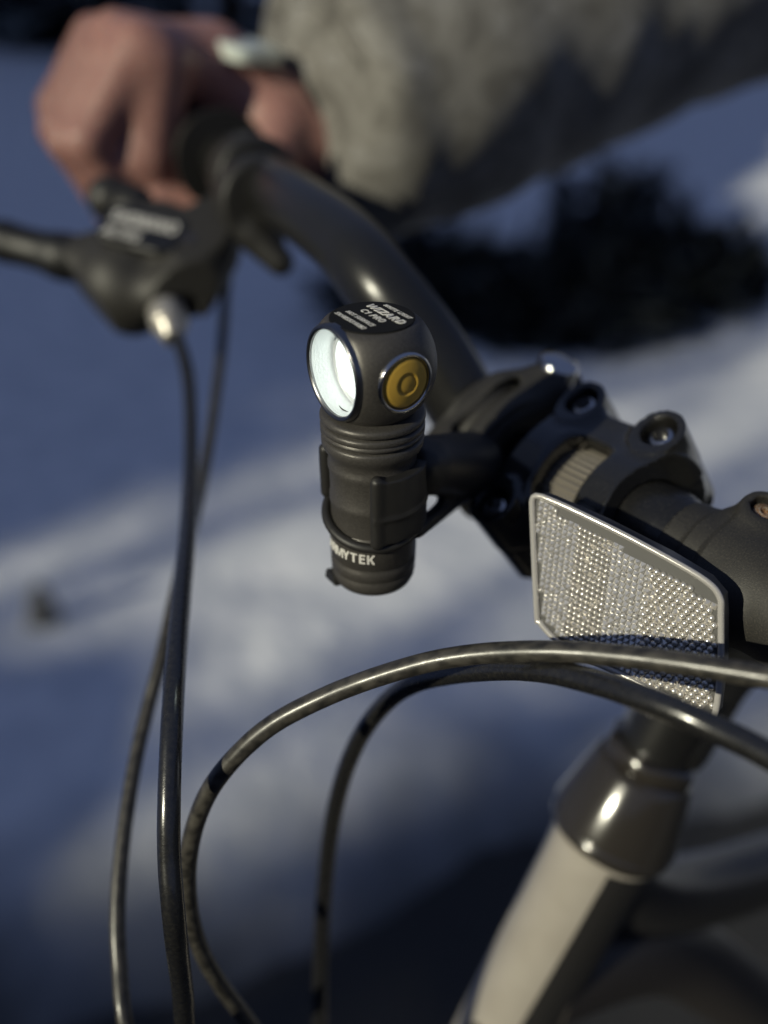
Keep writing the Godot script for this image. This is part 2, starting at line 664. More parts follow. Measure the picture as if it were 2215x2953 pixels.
func make_bicycle() -> void:
	var bike := thing("bicycle", "black bicycle with rising handlebar, cream head tube and looping cables", "bicycle", Vector3(0, -1050, 0))
	# handlebar
	var pts := ws([-14, -372, 70, -19, -300, 66, -12, -225, 60, 2, -172, 57, 8, -128, 50, 9, -106, 38, 5, -92, 13, -1, -80, -1, -2, -66, -3.5, -1.2, -42, -2.4, 0, -22, -0.6, 0, -14, 0, 0, 20, 0, 0, 38, 0, 3, 52, 8, 10, 65, 27, 18, 80, 45, 15, 104, 53, 7, 149, 58, -12, 225, 60, -19, 300, 66, -22, 385, 71])
	var line := spline(pts, 8)
	var radii := []
	for p in line:
		radii.append(lerpf(12.7, 11.1, smoothstep(16.0, 30.0, absf(p.z))))
	var bar := put("handlebar", tube(line, radii, 40), M.bar_black, bike)
	# the ribbed middle of the bar seen through the faceplate
	var rib := func(_p, ang, _l): return 0.28 * sin(ang * 44.0)
	put("ribbed_sleeve", tube([w(0, 22, 0), w(0, 10, 0), w(0, -2, 0), w(0, -8, 0)], [12.95], 448, rib, false), M.ribbed_alloy, bar)
	make_grip(bike)
	make_stem(bike)
	make_head(bike)
	make_shifter(bike)
	make_cables(bike)

func make_grip(bike: Node3D) -> void:
	var pts := ws([-14.5, 252, 62, -19, 300, 66, -22, 380, 71])
	var line := spline(pts, 40)
	var radii := []
	for k in line.size():
		var x := float(k) / line.size()
		radii.append(21.0 if x < 0.05 else (15.2 + (0.7 if (k % 5) < 3 else 0.0)))
	put("handlebar_grip", tube(line, radii, 32), M.clip_plastic, bike)

func make_stem(bike: Node3D) -> void:
	var n := Vector3(-0.6, 0.8, 0)            # the faceplate looks up and forward
	var d := Vector3(-0.8, -0.6, 0)           # down its face
	var r := Vector3(0, 0, -1)
	var c := w(0, STEM_R, 0)
	var loc := func(p: Vector3) -> Vector3: return Vector3((p - c).dot(r), (p - c).dot(d), (p - c).dot(n))
	# cap with four bolt ears and a window
	var face := func(p: Vector3) -> float:
		var q: Vector3 = loc.call(p)
		var rho := Vector2(q.y, q.z).length()
		var x := absf(q.x)
		var y := absf(q.y)
		var arm := maxf(rho - 18.6, maxf(x - 19.5, 1.2 - q.z))
		var boss := Vector2(x - 13.2, y - 18.4).length() - 6.6
		boss = maxf(boss, maxf(q.z - 15.6, 1.2 - q.z))
		var s := smin(arm, boss, 5.0)
		# side relief: the arms bow inwards between the ears
		s = maxf(s, -(Vector2(maxf(x - 33.0, -99.0), q.y * 0.62).length() - 16.0))
		# window and the big round mouths
		s = smin(s, rbox(q - Vector3(0, -14.6, 9.6), Vector3(10.0, 4.2, 4.6), 2.5), 3.0)
		var win := rbox(q - Vector3(-0.3, 1.4, 14), Vector3(7.0, 10.2, 16.0), 3.6)
		s = -smin(-s, win, 2.2)
		s = maxf(s, 12.95 - rho)
		var pocket := Vector2(x - 13.2, y - 18.4).length() - 4.5
		s = maxf(s, -maxf(pocket, 11.2 - q.z))
		return s
	var stem := put("stem", solid(stem_body.bind(loc), w(30, STEM_R - 26, -105) + Vector3(0, 0, -52), w(-95, STEM_R + 26, 30) + Vector3(0, 0, 52), 1.1), M.stem_black, bike)
	put("faceplate", solid(face, c - Vector3(30, 30, 23), c + Vector3(30, 30, 23), 0.62), M.stem_black, stem)
	for k in 4:
		var at: Vector3 = c + r * (13.2 if k % 2 else -13.2) + d * (18.4 if k > 1 else -18.4) + n * 9.0
		var bolt := put("bolt", lathe(at, n, [Vector2(4.1, 0), Vector2(4.1, 3.0), Vector2(3.9, 3.7), Vector2(3.4, 4.3), Vector2(2.7, 4.7), Vector2(2.1, 4.85), Vector2(2.1, 4.85), Vector2(1.9, 2.2), Vector2(1.9, 2.2), Vector2(0, 1.9)], 24), M.steel, stem)
		bolt.name = "bolt" if k == 0 else "bolt_%03d" % k

func stem_body(p: Vector3, loc: Callable) -> float:
	var q: Vector3 = loc.call(p)
	var rho := Vector2(q.y, q.z).length()
	var ring := maxf(rho - 18.2, absf(q.x) - 19.0)
	ring = maxf(ring, q.z - 0.6)
	var x := absf(q.x)
	var y := absf(q.y)
	var boss := maxf(Vector2(x - 13.2, y - 18.4).length() - 6.3, maxf(q.z - 0.6, -14.0 - q.z))
	var s := smin(ring, boss, 4.0)
	var top := w(-63, STEM_R - 4.0, -66)
	s = smin(s, capsule(p, w(-8, STEM_R, -11), top, 15.0, 16.0), 8.0)
	s = smin(s, capsule(p, top + Vector3(-1, 5, 0), w(-40, -1.5, -92), 17.0, 14.5), 6.0)
	s = maxf(s, 12.9 - rho)
	return s

func make_head(bike: Node3D) -> void:
	# steering column: the stem's quill, the headset and the head tube on one line
	var top := w(-57, -4, -62)
	var hs := w(-24.5, -1.2, -112.6)
	var low := w(20.0, 10.5, -235)
	var ax := (w(7.6, 9.5, -215.6) - w(-37.8, -2.6, -89.8)).normalized()
	low = hs + ax * 150.0
	top = hs - ax * 45.0
	put("quill", tube([top, hs + ax * 6.0], [11.2], 32), M.bar_black, bike)
	var cup := put("headset", lathe(hs, ax, [Vector2(11.3, -15), Vector2(13.5, -15.4), Vector2(15.0, -14.8), Vector2(15.8, -13.6), Vector2(16.6, -12.0), Vector2(20.9, 6.5), Vector2(21.2, 8.5), Vector2(21.2, 8.5), Vector2(20.4, 9.0), Vector2(20.4, 9.6), Vector2(20.9, 10.0), Vector2(20.8, 13.0), Vector2(20.0, 14.4), Vector2(18.6, 15.2), Vector2(17.0, 16.2)], 64), M.gloss_black, bike)
	put("locknut", lathe(hs - ax * 16.8, ax, [Vector2(11.4, -4.5), Vector2(15.2, -4.5), Vector2(15.9, -3.7), Vector2(15.9, 1.2), Vector2(15.2, 2.0), Vector2(11.4, 2.0)], 6), M.gloss_black, cup)
	# head tube: cream in front, black behind
	var start := hs + ax * 15.5
	var side := ax.cross(w(1, 0, 0)).normalized()
	var fwd := side.cross(ax).normalized()
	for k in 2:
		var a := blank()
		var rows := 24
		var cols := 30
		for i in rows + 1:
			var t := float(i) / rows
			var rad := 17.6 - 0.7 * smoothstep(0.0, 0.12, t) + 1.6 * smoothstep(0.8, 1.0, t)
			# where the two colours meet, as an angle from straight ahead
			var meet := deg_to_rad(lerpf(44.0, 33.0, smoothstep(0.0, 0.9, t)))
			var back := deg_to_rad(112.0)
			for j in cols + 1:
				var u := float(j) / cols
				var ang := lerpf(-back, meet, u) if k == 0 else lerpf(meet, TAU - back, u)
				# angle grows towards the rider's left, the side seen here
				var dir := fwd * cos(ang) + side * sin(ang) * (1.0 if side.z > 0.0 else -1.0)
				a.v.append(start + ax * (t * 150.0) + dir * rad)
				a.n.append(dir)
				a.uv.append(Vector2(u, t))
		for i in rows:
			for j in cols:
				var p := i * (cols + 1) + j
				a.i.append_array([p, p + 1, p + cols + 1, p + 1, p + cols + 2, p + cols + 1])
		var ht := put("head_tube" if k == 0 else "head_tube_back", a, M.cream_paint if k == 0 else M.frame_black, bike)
		if k == 0:
			ht.set_meta("label", "cream painted front of the head tube")
			put("weld_ring", lathe(start, ax, [Vector2(17.6, -2.0), Vector2(18.3, -1.4), Vector2(18.3, 1.6), Vector2(17.7, 2.2)], 48), M.cream_paint, ht)
			# dark printed badge low on the front
			var o := []
			for k2 in 14:
				var an := TAU * k2 / 14.0
				o.append(Vector2(cos(an) * (7.0 + 2.5 * sin(3.0 * an)), sin(an) * 9.0))
			put("head_badge", slab(o, start + ax * 92.0 + fwd * 16.9, side, ax, fwd, 0.0, 1.6, 0.4), M.gloss_black, ht)
	# top tube and down tube run back and to the right of the picture
	put("top_tube", tube(spline([hs + ax * 30.0, w(-95, -2, -196), w(-420, -2, -300)], 6), [14.0], 28), M.frame_black, bike)
	put("down_tube", tube(spline([hs + ax * 80.0, w(-62, 2, -214), w(-147, -2, -312), w(-420, -2, -640)], 6), [18.0], 28), M.frame_dusk, bike)

func make_shifter(bike: Node3D) -> void:
	var c := w(36, 218, 28)
	var body := func(p: Vector3) -> float:
		var s := capsule(p, w(28, 226, 36), w(47, 222, 22), 16.0, 17.0)
		s = smin(s, capsule(p, w(48, 238, 28), w(58, 244, 27), 13.0, 9.0), 8.0)
		s = smin(s, capsule(p, w(18, 206, 34), w(30, 200, 22), 14.0, 13.0), 9.0)
		s = smin(s, capsule(p, w(8, 212, 44), w(26, 210, 26), 11.0, 12.0), 7.0)
		s = smin(s, capsule(p, w(38, 204, 19), w(48, 216, 18), 8.0, 9.0), 7.0)
		s = smin(s, capsule(p, w(56, 240, 24), w(44, 220, 14), 14.0, 13.0), 6.0)
		# flat lettered top
		var nn := w(0.25, -0.45, 0.86).normalized()
		s = maxf(s, (p - w(36, 216, 45)).dot(nn))
		s = maxf(s, (p - w(62, 238, 24)).dot(w(0.90, 0.05, -0.42).normalized()))
		s = maxf(s, (p - w(40, 196, 20)).dot(w(0.25, -0.95, -0.1).normalized()))
		# hollow where the cable leaves
		s = maxf(s, -(p.distance_to(w(34, 196, 12)) - 9.0))
		return s
	var pod := put("gear_shifter", solid(body, Vector3(-80, -4, -268), Vector3(15, 70, -178), 1.5), M.dusty_plastic, bike)
	var nn := w(0.25, -0.45, 0.86).normalized()
	var rt := w(-0.62, -0.78, 0.0)
	rt = (rt - nn * rt.dot(nn)).normalized()
	var up := nn.cross(rt).normalized()
	var plate := []
	for k in 20:
		var an := TAU * k / 20.0
		plate.append(Vector2(signf(cos(an)) * 17.5 * pow(absf(cos(an)), 0.5), signf(sin(an)) * 11.0 * pow(absf(sin(an)), 0.5)))
	put("cover_plate", slab(plate, w(37, 217, 43.2) - up * 2.0 + nn * 1.9, rt, up, nn, -2.5, 0.4, 1.0), M.bar_black, pod)
	print_text("lettering", "SHIMANO", w(37, 217, 43.2) + up * 0.5 + nn * 2.6, rt, up, 27.0, true, M.print_white, pod, 0.0, 1.5)
	print_text("lettering_small", "ALTUS", w(37, 217, 43.2) - up * 8.0 - rt * 6.0 + nn * 2.6, rt, up, 15.0, true, M.print_white, pod, 0.2, 1.3)
	put("cover_screw", lathe(w(25, 203, 38), nn, [Vector2(3.2, 0), Vector2(3.2, 3.0), Vector2(2.4, 3.4), Vector2(0, 3.2)], 16), M.gloss_black, pod)
	# silver barrel where the cable goes in
	var bd := (w(51, 152, -3) - w(42, 186, 14)).normalized()
	put("barrel_adjuster", lathe(w(41.5, 192, 16.5), bd, [Vector2(0, -1), Vector2(6.6, -1), Vector2(7.3, 0), Vector2(7.3, 8), Vector2(6.4, 9.5), Vector2(4.8, 10.5), Vector2(4.4, 15.5), Vector2(3.3, 16.5), Vector2(2.6, 16.5)], 20), M.dull_steel, pod)
	# thumb paddle and band round the bar
	var paddle := func(p: Vector3) -> float:
		return smin(capsule(p, w(38, 252, 50), w(30, 246, 47), 9.5, 8.0), capsule(p, w(30, 246, 47), w(34, 232, 38), 7.0, 6.0), 5.0)
	put("thumb_paddle", solid(paddle, Vector3(-55, 25, -268), Vector3(-15, 66, -220), 1.6), M.clip_plastic, pod)
	var at := w(-9, 214, 59.5)
	put("bar_band", lathe(at, w(-10, 76, 3), [Vector2(11.3, -8), Vector2(15.5, -8), Vector2(16.5, -7), Vector2(16.5, 7), Vector2(15.5, 8), Vector2(11.3, 8)], 40), M.clip_plastic, pod)
	# brake lever: bracket on the pod and a flat blade reaching out of the picture
	var lever := func(p: Vector3) -> float:
		var s := capsule(p, w(52, 238, 28), w(62, 246, 30), 9.5, 9.0)
		s = smin(s, capsule(p, w(62, 246, 30), w(80, 266, 35), 8.5, 8.0), 5.0)
		s = smin(s, capsule(p, w(80, 266, 35), w(92, 312, 38), 7.0, 7.0), 5.0)
		s = smin(s, capsule(p, w(92, 312, 38), w(82, 372, 40), 7.0, 6.5), 5.0)
		return s
	put("brake_lever", solid(lever, Vector3(-112, 12, -388), Vector3(-40, 56, -226), 1.8), M.lever_black, bike)
	# second clamp under the bar, inboard of the shifter
	var under := func(p: Vector3) -> float:
		var s := rod(p, w(3, 186, 55), w(-0.2, 0.97, 0.02).normalized(), 15.5, 7.0, 2.0)
		return smin(s, capsule(p, w(6, 184, 42), w(0, 176, 33), 7.0, 5.5), 5.0)
	put("bar_clamp", solid(under, Vector3(-28, 22, -206), Vector3(24, 78, -164), 1.6), M.clip_plastic, bike)

func make_cables(bike: Node3D) -> void:
	var runs := [
		["gear_cable", 2.5, M.cable_gloss, [43, 191.7, 18, 43.6, 180.2, 11.9, 47.4, 162.9, 3.7, 51.4, 152, -2.9, 63.1, 125.2, -8.7, 73.8, 102.3, -13.7, 85.3, 77.8, -15.6, 99.7, 49.1, -18.5, 113.8, 21.5, -23.8, 122.2, 6.6, -35.3, 126.5, -0.5, -47.1, 129.1, -6, -61.3, 128.5, -2.5, -85.6, 127.1, 2.5, -113.4, 112, 22, -150, 95, 40, -210, 60, 45, -300]],
		["brake_cable", 2.05, M.cable_dusty, [-5.4, 226.8, 40.1, 1.8, 218.2, 27, 8.7, 209.5, 14.1, 20.9, 189.7, -0.6, 37, 164.6, -15, 52.1, 141.3, -25.7, 69.7, 112.3, -30.5, 84.8, 92.2, -39.9, 98.4, 75.1, -51.9, 106.7, 67.7, -62, 115.2, 58.3, -71.3, 124.1, 46.6, -82.4, 131.3, 35.3, -93.4, 135.7, 25.5, -103, 139.5, 12.4, -115.3, 138, 2, -150, 120, -2, -230, 95, 4, -320]],
		["gear_cable", 2.2, M.cable_dusty, [30, -130, 22, 33.5, -82.2, 10.1, 37.5, -72.7, 7.9, 42.7, -61.2, 5.6, 48.9, -50.2, 3.5, 56, -38.9, 0.8, 63.6, -27, -3.7, 71.1, -18, -8.2, 80.3, -8.9, -14.6, 89.4, -2.3, -20.4, 98.2, 3.5, -27.2, 106, 7.6, -35.7, 112.3, 10.9, -46.1, 116.8, 12.7, -59, 119.3, 12.8, -72.8, 119.3, 12.4, -88.7, 116.4, 11.2, -105.2, 109, 8.1, -128.4, 102.7, 6.1, -147, 70, 4, -220, 10, 10, -320]],
		["brake_cable", 2.5, M.cable_gloss, [30, -125, -12, 43.2, -91.3, -2.2, 47.3, -81.2, 1.1, 52.4, -69.6, 3.2, 54.7, -59.1, 2.3, 55.2, -48.5, -0.8, 56.1, -37, -5.1, 56.5, -23.8, -12.6, 57.8, -9.7, -22, 59.7, 2.1, -31.2, 61, 12.2, -42.7, 63.4, 20.8, -57.9, 65.8, 27.2, -76.4, 68, 31.5, -98.3, 70.4, 32.7, -121.1, 73.3, 31.9, -147.6, 77.8, 27.2, -177.7, 80.1, 24.4, -193.5, 75, 15, -260, 60, 5, -340]],
	]
	var words := ["thick glossy black cable falling in front of the handlebar", "thin dusty cable falling behind the thick one", "dusty cable arching over the other across the reflector", "glossy cable looping down in the middle of the picture"]
	for k in runs.size():
		var run = runs[k]
		var nz := FastNoiseLite.new()
		nz.seed = 60 + k
		nz.frequency = 0.03
		var wob := func(p: Vector3, _a, _l): return 0.05 * nz.get_noise_3dv(p * 4.0)
		var o := put(run[0], tube(spline(ws(run[3]), 10), [run[1]], 20, wob), run[2], bike)
		o.set_meta("label", words[k])

# ---------------------------------------------------------------- flashlight
func make_flashlight() -> void:
	var H := w(65.1, 12.6, 48.0)
	var a := w(0.055, -0.085, 0.995).normalized()
	var f := w(1, 0, 0)
	f = (f - a * f.dot(a)).normalized()
	var b := f.cross(a).normalized()
	if b.z < 0.0:
		b = -b                                  # towards the rider's left
	fl = {"H": H, "a": a, "f": f, "b": b}
	var o := thing("flashlight", "small dark grey angle flashlight with lit lens and yellow side button", "flashlight", H - a * 55.0)
	# head: a ball with flats for lens, button and top
	var g := blank()
	var rows := 96
	var cols := 144
	var flats := [[a, 10.1], [f, 9.5], [b, 12.1], [-b, 12.6], [-f, 12.5]]
	for i in rows + 1:
		var th := PI * i / rows
		for j in cols + 1:
			var ph := TAU * j / cols
			var d := a * cos(th) + (f * cos(ph) + b * sin(ph)) * sin(th)
			var s := 1.0 / 13.75
			var inv := pow(s, 26.0)
			for e in flats:
				var k: float = d.dot(e[0]) / e[1]
				if k > 0.02:
					inv += pow(k, 26.0)
			g.v.append(H + d / pow(inv, 1.0 / 26.0))
			g.n.append(d)
			g.uv.append(Vector2.ZERO)
	for i in rows:
		for j in cols:
			var p := i * (cols + 1) + j
			g.i.append_array([p, p + cols + 1, p + 1, p + 1, p + cols + 1, p + cols + 2])
	smooth_normals(g, cols + 1, rows + 1)
	# leave the lens mouth open
	var keep := PackedInt32Array()
	for t in range(0, g.i.size(), 3):
		var inside := true
		for e in 3:
			var q: Vector3 = g.v[g.i[t + e]] - H
			if q.dot(f) < 4.0 or (q - f * q.dot(f)).length() > 9.95:
				inside = false
		if not inside:
			keep.append_array([g.i[t], g.i[t + 1], g.i[t + 2]])
	g.i = keep
	var head := put("head", g, M.anodised, o)
	# top label
	var lab := put("top_label", lathe(H, a, [Vector2(8.9, 9.6), Vector2(8.9, 10.16), Vector2(8.75, 10.24), Vector2(8.75, 10.24), Vector2(0, 10.24)], 72), M.label_black, o)
	for e in [["WHITE LIGHT", 9.6, true, 6.0, 0.6, 0.95], ["WIZARD", 12.8, true, 3.2, 0.4, 0.80], ["C1 PRO", 8.0, true, 0.45, -0.2, 0.88], ["HOT SURFACE", 9.8, true, -2.6, -0.4, 1.0], ["SN:0855310282", 10.8, true, -4.9, -0.6, 1.0]]:
		print_text("lettering", e[0], H + a * 10.26 - f * e[3] + b * e[4], b, -f, e[1], e[2], M.print_white, lab, 0.15, e[5])
	# lens: steel bezel, silver cup, lit disc, glass
	put("bezel", lathe(H, f, [Vector2(10.35, 8.2), Vector2(10.35, 9.7), Vector2(10.15, 10.2), Vector2(9.85, 10.4), Vector2(9.5, 10.35), Vector2(9.2, 10.0), Vector2(9.2, 10.0), Vector2(9.1, 8.6)], 72), M.bezel_steel, o)
	put("reflector_cup", lathe(H, f, [Vector2(9.15, 9.5), Vector2(8.9, 7.6), Vector2(8.4, 4.6), Vector2(8.4, 4.6), Vector2(7.4, 4.4), Vector2(7.4, 4.4), Vector2(7.2, 4.9), Vector2(6.9, 4.9), Vector2(6.8, 4.2)], 72), M.cup_silver, o)
	put("lamp_disc", lathe(H, f, [Vector2(6.9, 4.3), Vector2(6.0, 4.5), Vector2(0, 4.7)], 48), M.lamp_glow, o)
	put("lens_glass", lathe(H, f, [Vector2(9.1, 9.4), Vector2(0, 9.4)], 48), M.lens_glass, o)
	# side button
	var but := put("button", lathe(H, b, [Vector2(5.55, 11.3), Vector2(5.4, 12.1), Vector2(5.0, 12.5), Vector2(4.3, 12.75), Vector2(2.75, 12.95), Vector2(2.5, 13.0), Vector2(2.25, 12.75), Vector2(2.0, 12.68), Vector2(1.7, 12.85), Vector2(1.2, 12.95), Vector2(0, 12.98)], 64), M.rubber_yellow, o)
	put("button_ring", lathe(H, b, [Vector2(6.5, 11.2), Vector2(6.55, 12.1), Vector2(6.35, 12.55), Vector2(6.05, 12.7), Vector2(5.8, 12.6), Vector2(5.6, 12.3), Vector2(5.55, 11.4)], 64), M.steel, but)
	# body, from the ball down
	var prof := []
	# (radius, distance) pairs: neck flange with two grooves, then the slim battery tube
	var e2 := [7.6, 8.6, 8.2, 10.4, 10.9, 10.7, 11.5, 11.1, 11.6, 11.6, 11.6, 12.1, 11.4, 12.4, 10.75, 12.55, 10.75, 12.95, 11.3, 13.15, 11.55, 13.6, 11.55, 14.4, 11.25, 14.7, 11.55, 15.1, 11.5, 15.5, 11.2, 15.8, 10.65, 15.95, 10.65, 16.3, 11.2, 16.5, 11.45, 17.0, 11.4, 18.2, 11.0, 19.2, 10.3, 20.2, 9.95, 21.2, 9.9, 22.4, 10.2, 23.0, 10.2, 24.2, 9.9, 24.8, 9.8, 31.0, 10.05, 31.5, 10.05, 32.8, 9.8, 33.3, 9.8, 39.4]
	for i in range(0, e2.size(), 2):
		prof.append(Vector2(e2[i], e2[i + 1]))
	put("body", lathe(H, -a, prof, 80), M.anodised, o)
	prof = []
	e2 = [9.4, 38.6, 10.1, 39.2, 10.2, 40.0, 10.2, 47.0, 9.85, 47.4, 9.85, 48.0, 10.15, 48.4, 10.1, 50.6, 9.8, 51.0, 9.8, 51.4, 10.05, 51.8, 9.85, 53.6, 9.2, 55.0, 8.2, 55.6, 0.0, 55.7]
	for i in range(0, e2.size(), 2):
		prof.append(Vector2(e2[i], e2[i + 1]))
	var tail := put("tail_cap", lathe(H, -a, prof, 80), M.anodised, o)
	var word := "ARMYTEK"
	for i in word.length():
		# angle from the lens direction towards the button side
		var ang := deg_to_rad(54.0 - (6 - i) * 11.6)
		var d := f * cos(ang) + b * sin(ang)
		print_text("letter", word[i], H - a * 43.9 + d * 10.22, (b * cos(ang) - f * sin(ang)).normalized(), a, 1.7, true, M.print_white, tail, 0.0, 1.0, 2.5)
	put("tail_notch", slab([Vector2(-2.4, -1.2), Vector2(2.4, -1.2), Vector2(1.8, 1.4), Vector2(-1.8, 1.4)], H - a * 54.6 + f * 8.8 - b * 3.4, b, a, (f - b * 0.3).normalized(), -1.5, 1.4), M.clip_plastic, tail)
	# the light it throws
	var s := SpotLight3D.new()
	s.name = "flashlight_beam"
	s.position = (H + f * 11.2) * 0.001 + LIFT
	s.look_at_from_position(s.position, s.position + f, Vector3.UP)
	s.light_energy = 0.02
	s.light_color = Color(0.93, 1.0, 0.97)
	s.spot_angle = 60.0
	s.spot_range = 8.0
	s.spot_attenuation = 2.0
	s.light_size = 0.007
	s.shadow_enabled = true
	add_child(s)

# ---------------------------------------------------------------- the clip that holds it
func make_mount() -> void:
	var H: Vector3 = fl.H
	var a: Vector3 = fl.a
	var f: Vector3 = fl.f
	var b: Vector3 = fl.b
	var o := thing("flashlight_mount", "black plastic clip clamped on the handlebar, gripping the flashlight body", "bracket", w(6, 42, 0))
	# open clip round the body: from the near lip round the back to the far lip
	var clip := func(p: Vector3) -> float:
		var q := p - H
		var t := -q.dot(a)
		var x := q.dot(f)
		var y := q.dot(b)
		var rho := Vector2(x, y).length()
		var ang := rad_to_deg(atan2(y, x))
		var s := maxf(absf(rho - 11.1) - 0.95, absf(t - 30.5) - 8.6 + 0.8) - 0.4
		# opening in front
		var lo := deg_to_rad(-52.0)
		var hi := deg_to_rad(61.0)
		var cut := maxf(-(x * -sin(hi) + y * cos(hi)) - 0.0, -(-x * -sin(lo) - y * cos(lo)))
		if ang < 61.0 and ang > -52.0:
			s = maxf(s, minf(y * cos(lo) - x * sin(lo), -(y * cos(hi) - x * sin(hi))))
		# rounded lip
		var l1 := f * cos(hi) + b * sin(hi)
		s = smin(s, capsule(p, H + l1 * 11.4 - a * 22.8, H + l1 * 11.4 - a * 38.6, 1.55, 1.5), 1.0)
		var l2 := f * cos(lo) + b * sin(lo)
		s = smin(s, capsule(p, H + l2 * 11.4 - a * 22.8, H + l2 * 11.4 - a * 34.0, 1.5, 1.4), 1.0)
		# raised band across the clip's outside
		var bt := maxf(Vector2(rho - 12.2, t - 32.0).length() - 0.55, 57.0 - absf(ang) if absf(ang) < 57.0 else -1.0)
		s = smin(s, bt, 0.8)
		return s
	var cl := put("clip", solid(clip, H - a * 30.5 - Vector3(15, 12, 15), H - a * 30.5 + Vector3(15, 12, 15), 0.55), M.clip_plastic, o)
	# stretched rubber ring under the clip, tilted towards the bar
	var ring := []
	for k in 49:
		var an := TAU * k / 48.0
		var d := f * cos(an) + b * sin(an)
		ring.append(H + d * 10.9 - a * (37.2 + 3.2 * cos(an - deg_to_rad(65.0))))
	put("rubber_ring", tube(ring, [1.15], 14, NONE, false), M.clip_plastic, cl)
	# arm and strut from the clip to the bar
	var arm := func(p: Vector3) -> float:
		var s := capsule(p, H - a * 28.0 - f * 12.5 + b * 2.0, w(20, 33, 6), 7.0, 9.0)
		s = smin(s, capsule(p, H - a * 24.5 - f * 10.0 + b * 7.0, w(22, 30, 6), 3.0, 5.0), 4.0)
		s = smin(s, capsule(p, H - a * 40.0 - f * 6.0 + b * 9.0, w(24, 30, 0), 1.9, 2.6), 3.0)
		return s
	put("arm", solid(arm, Vector3(-72, -26, -52), Vector3(-6, 42, -2), 1.0), M.clip_plastic, o)
	# thick collar on the bar with an engraved rim and a bolt
	var ax := w(0.12, 0.96, 0.22).normalized()
	var col := func(p: Vector3) -> float:
		var c := w(3, 43, 3)
		var s := rod(p, c, ax, 19.5, 9.0, 4.0)
		s = smin(s, capsule(p, w(0, 42, 18), w(-14, 36, 21), 7.0, 7.5), 6.0)
		s = smin(s, capsule(p, w(20, 40, 4), w(24, 33, 2), 10.0, 7.0), 7.0)
		var along := (p - c).dot(ax)
		var out := ((p - c) - ax * along).length()
		s = smin(s, Vector2(out - 19.4, along + 6.5).length() - 1.2, 1.0)
		s = smin(s, Vector2(out - 19.4, along - 6.5).length() - 1.2, 1.0)
		s = maxf(s, -(Vector2(out - 20.2, along).length() - 2.2))
		s = maxf(s, -(rod(p, w(2.6, 34, -1), ax, 12.6, 8.0)))
		s = maxf(s, -(rod(p, w(-16, 33, 23), w(-0.2, -0.5, 0.85).normalized(), 5.2, 4.0)))
		return s
	var co := put("collar", solid(col, Vector3(-42, -26, -62), Vector3(34, 40, -20), 0.9), M.dusty_plastic, o)
	put("collar_bolt", lathe(w(-13.0, 38, 22), w(-0.1, -0.35, 0.93).normalized(), [Vector2(6.0, -2), Vector2(6.0, 5.6), Vector2(5.2, 6.8), Vector2(2.6, 7.3), Vector2(0, 7.3)], 24), M.steel, co)

# one prism: a four-sided point with flat faces
func pyramid(g: Dictionary, at: Vector3, u: Vector3, v: Vector3, n: Vector3, half: float, tall: float, lean: Vector2) -> void:
	var tip := at + n * tall + (u * lean.x + v * lean.y) * half * 1.4
	var cs := [at - (u + v) * half, at + (u - v) * half, at + (u + v) * half, at - (u - v) * half]
	for e in 4:
		var c: int = g.v.size()
		var nn: Vector3 = (cs[(e + 1) % 4] - cs[e]).cross(tip - cs[e]).normalized()
		if nn.dot(n) < 0.0:
			nn = -nn
		g.v.append_array([cs[e], cs[(e + 1) % 4], tip])
		g.n.append_array([nn, nn, nn])
		g.i.append_array([c, c + 1, c + 2])

# one prism: a small faceted dome whose axis leans a little
func dome(g: Dictionary, at: Vector3, u: Vector3, v: Vector3, n: Vector3, rad: float, tall: float, lean: Vector2, sides: int) -> void:
	var ax := (n + u * lean.x + v * lean.y).normalized()
	var c: int = g.v.size()
	for k in 3:
		var th: float = [0.0, 0.62, 1.5][k]
		for e in sides:
			var an := TAU * (e + 0.5) / sides
			var d := u * cos(an) + v * sin(an)
			g.v.append(at + d * rad * sin(th) * (1.25 if sides == 4 else 1.0) + ax * tall * cos(th))
			g.n.append((d * sin(th) + ax * cos(th)).normalized())
	for k in 2:
		for e in sides:
			var p := c + k * sides + e
			var q := c + k * sides + (e + 1) % sides
			g.i.append_array([p, q, p + sides, q, q + sides, p + sides])

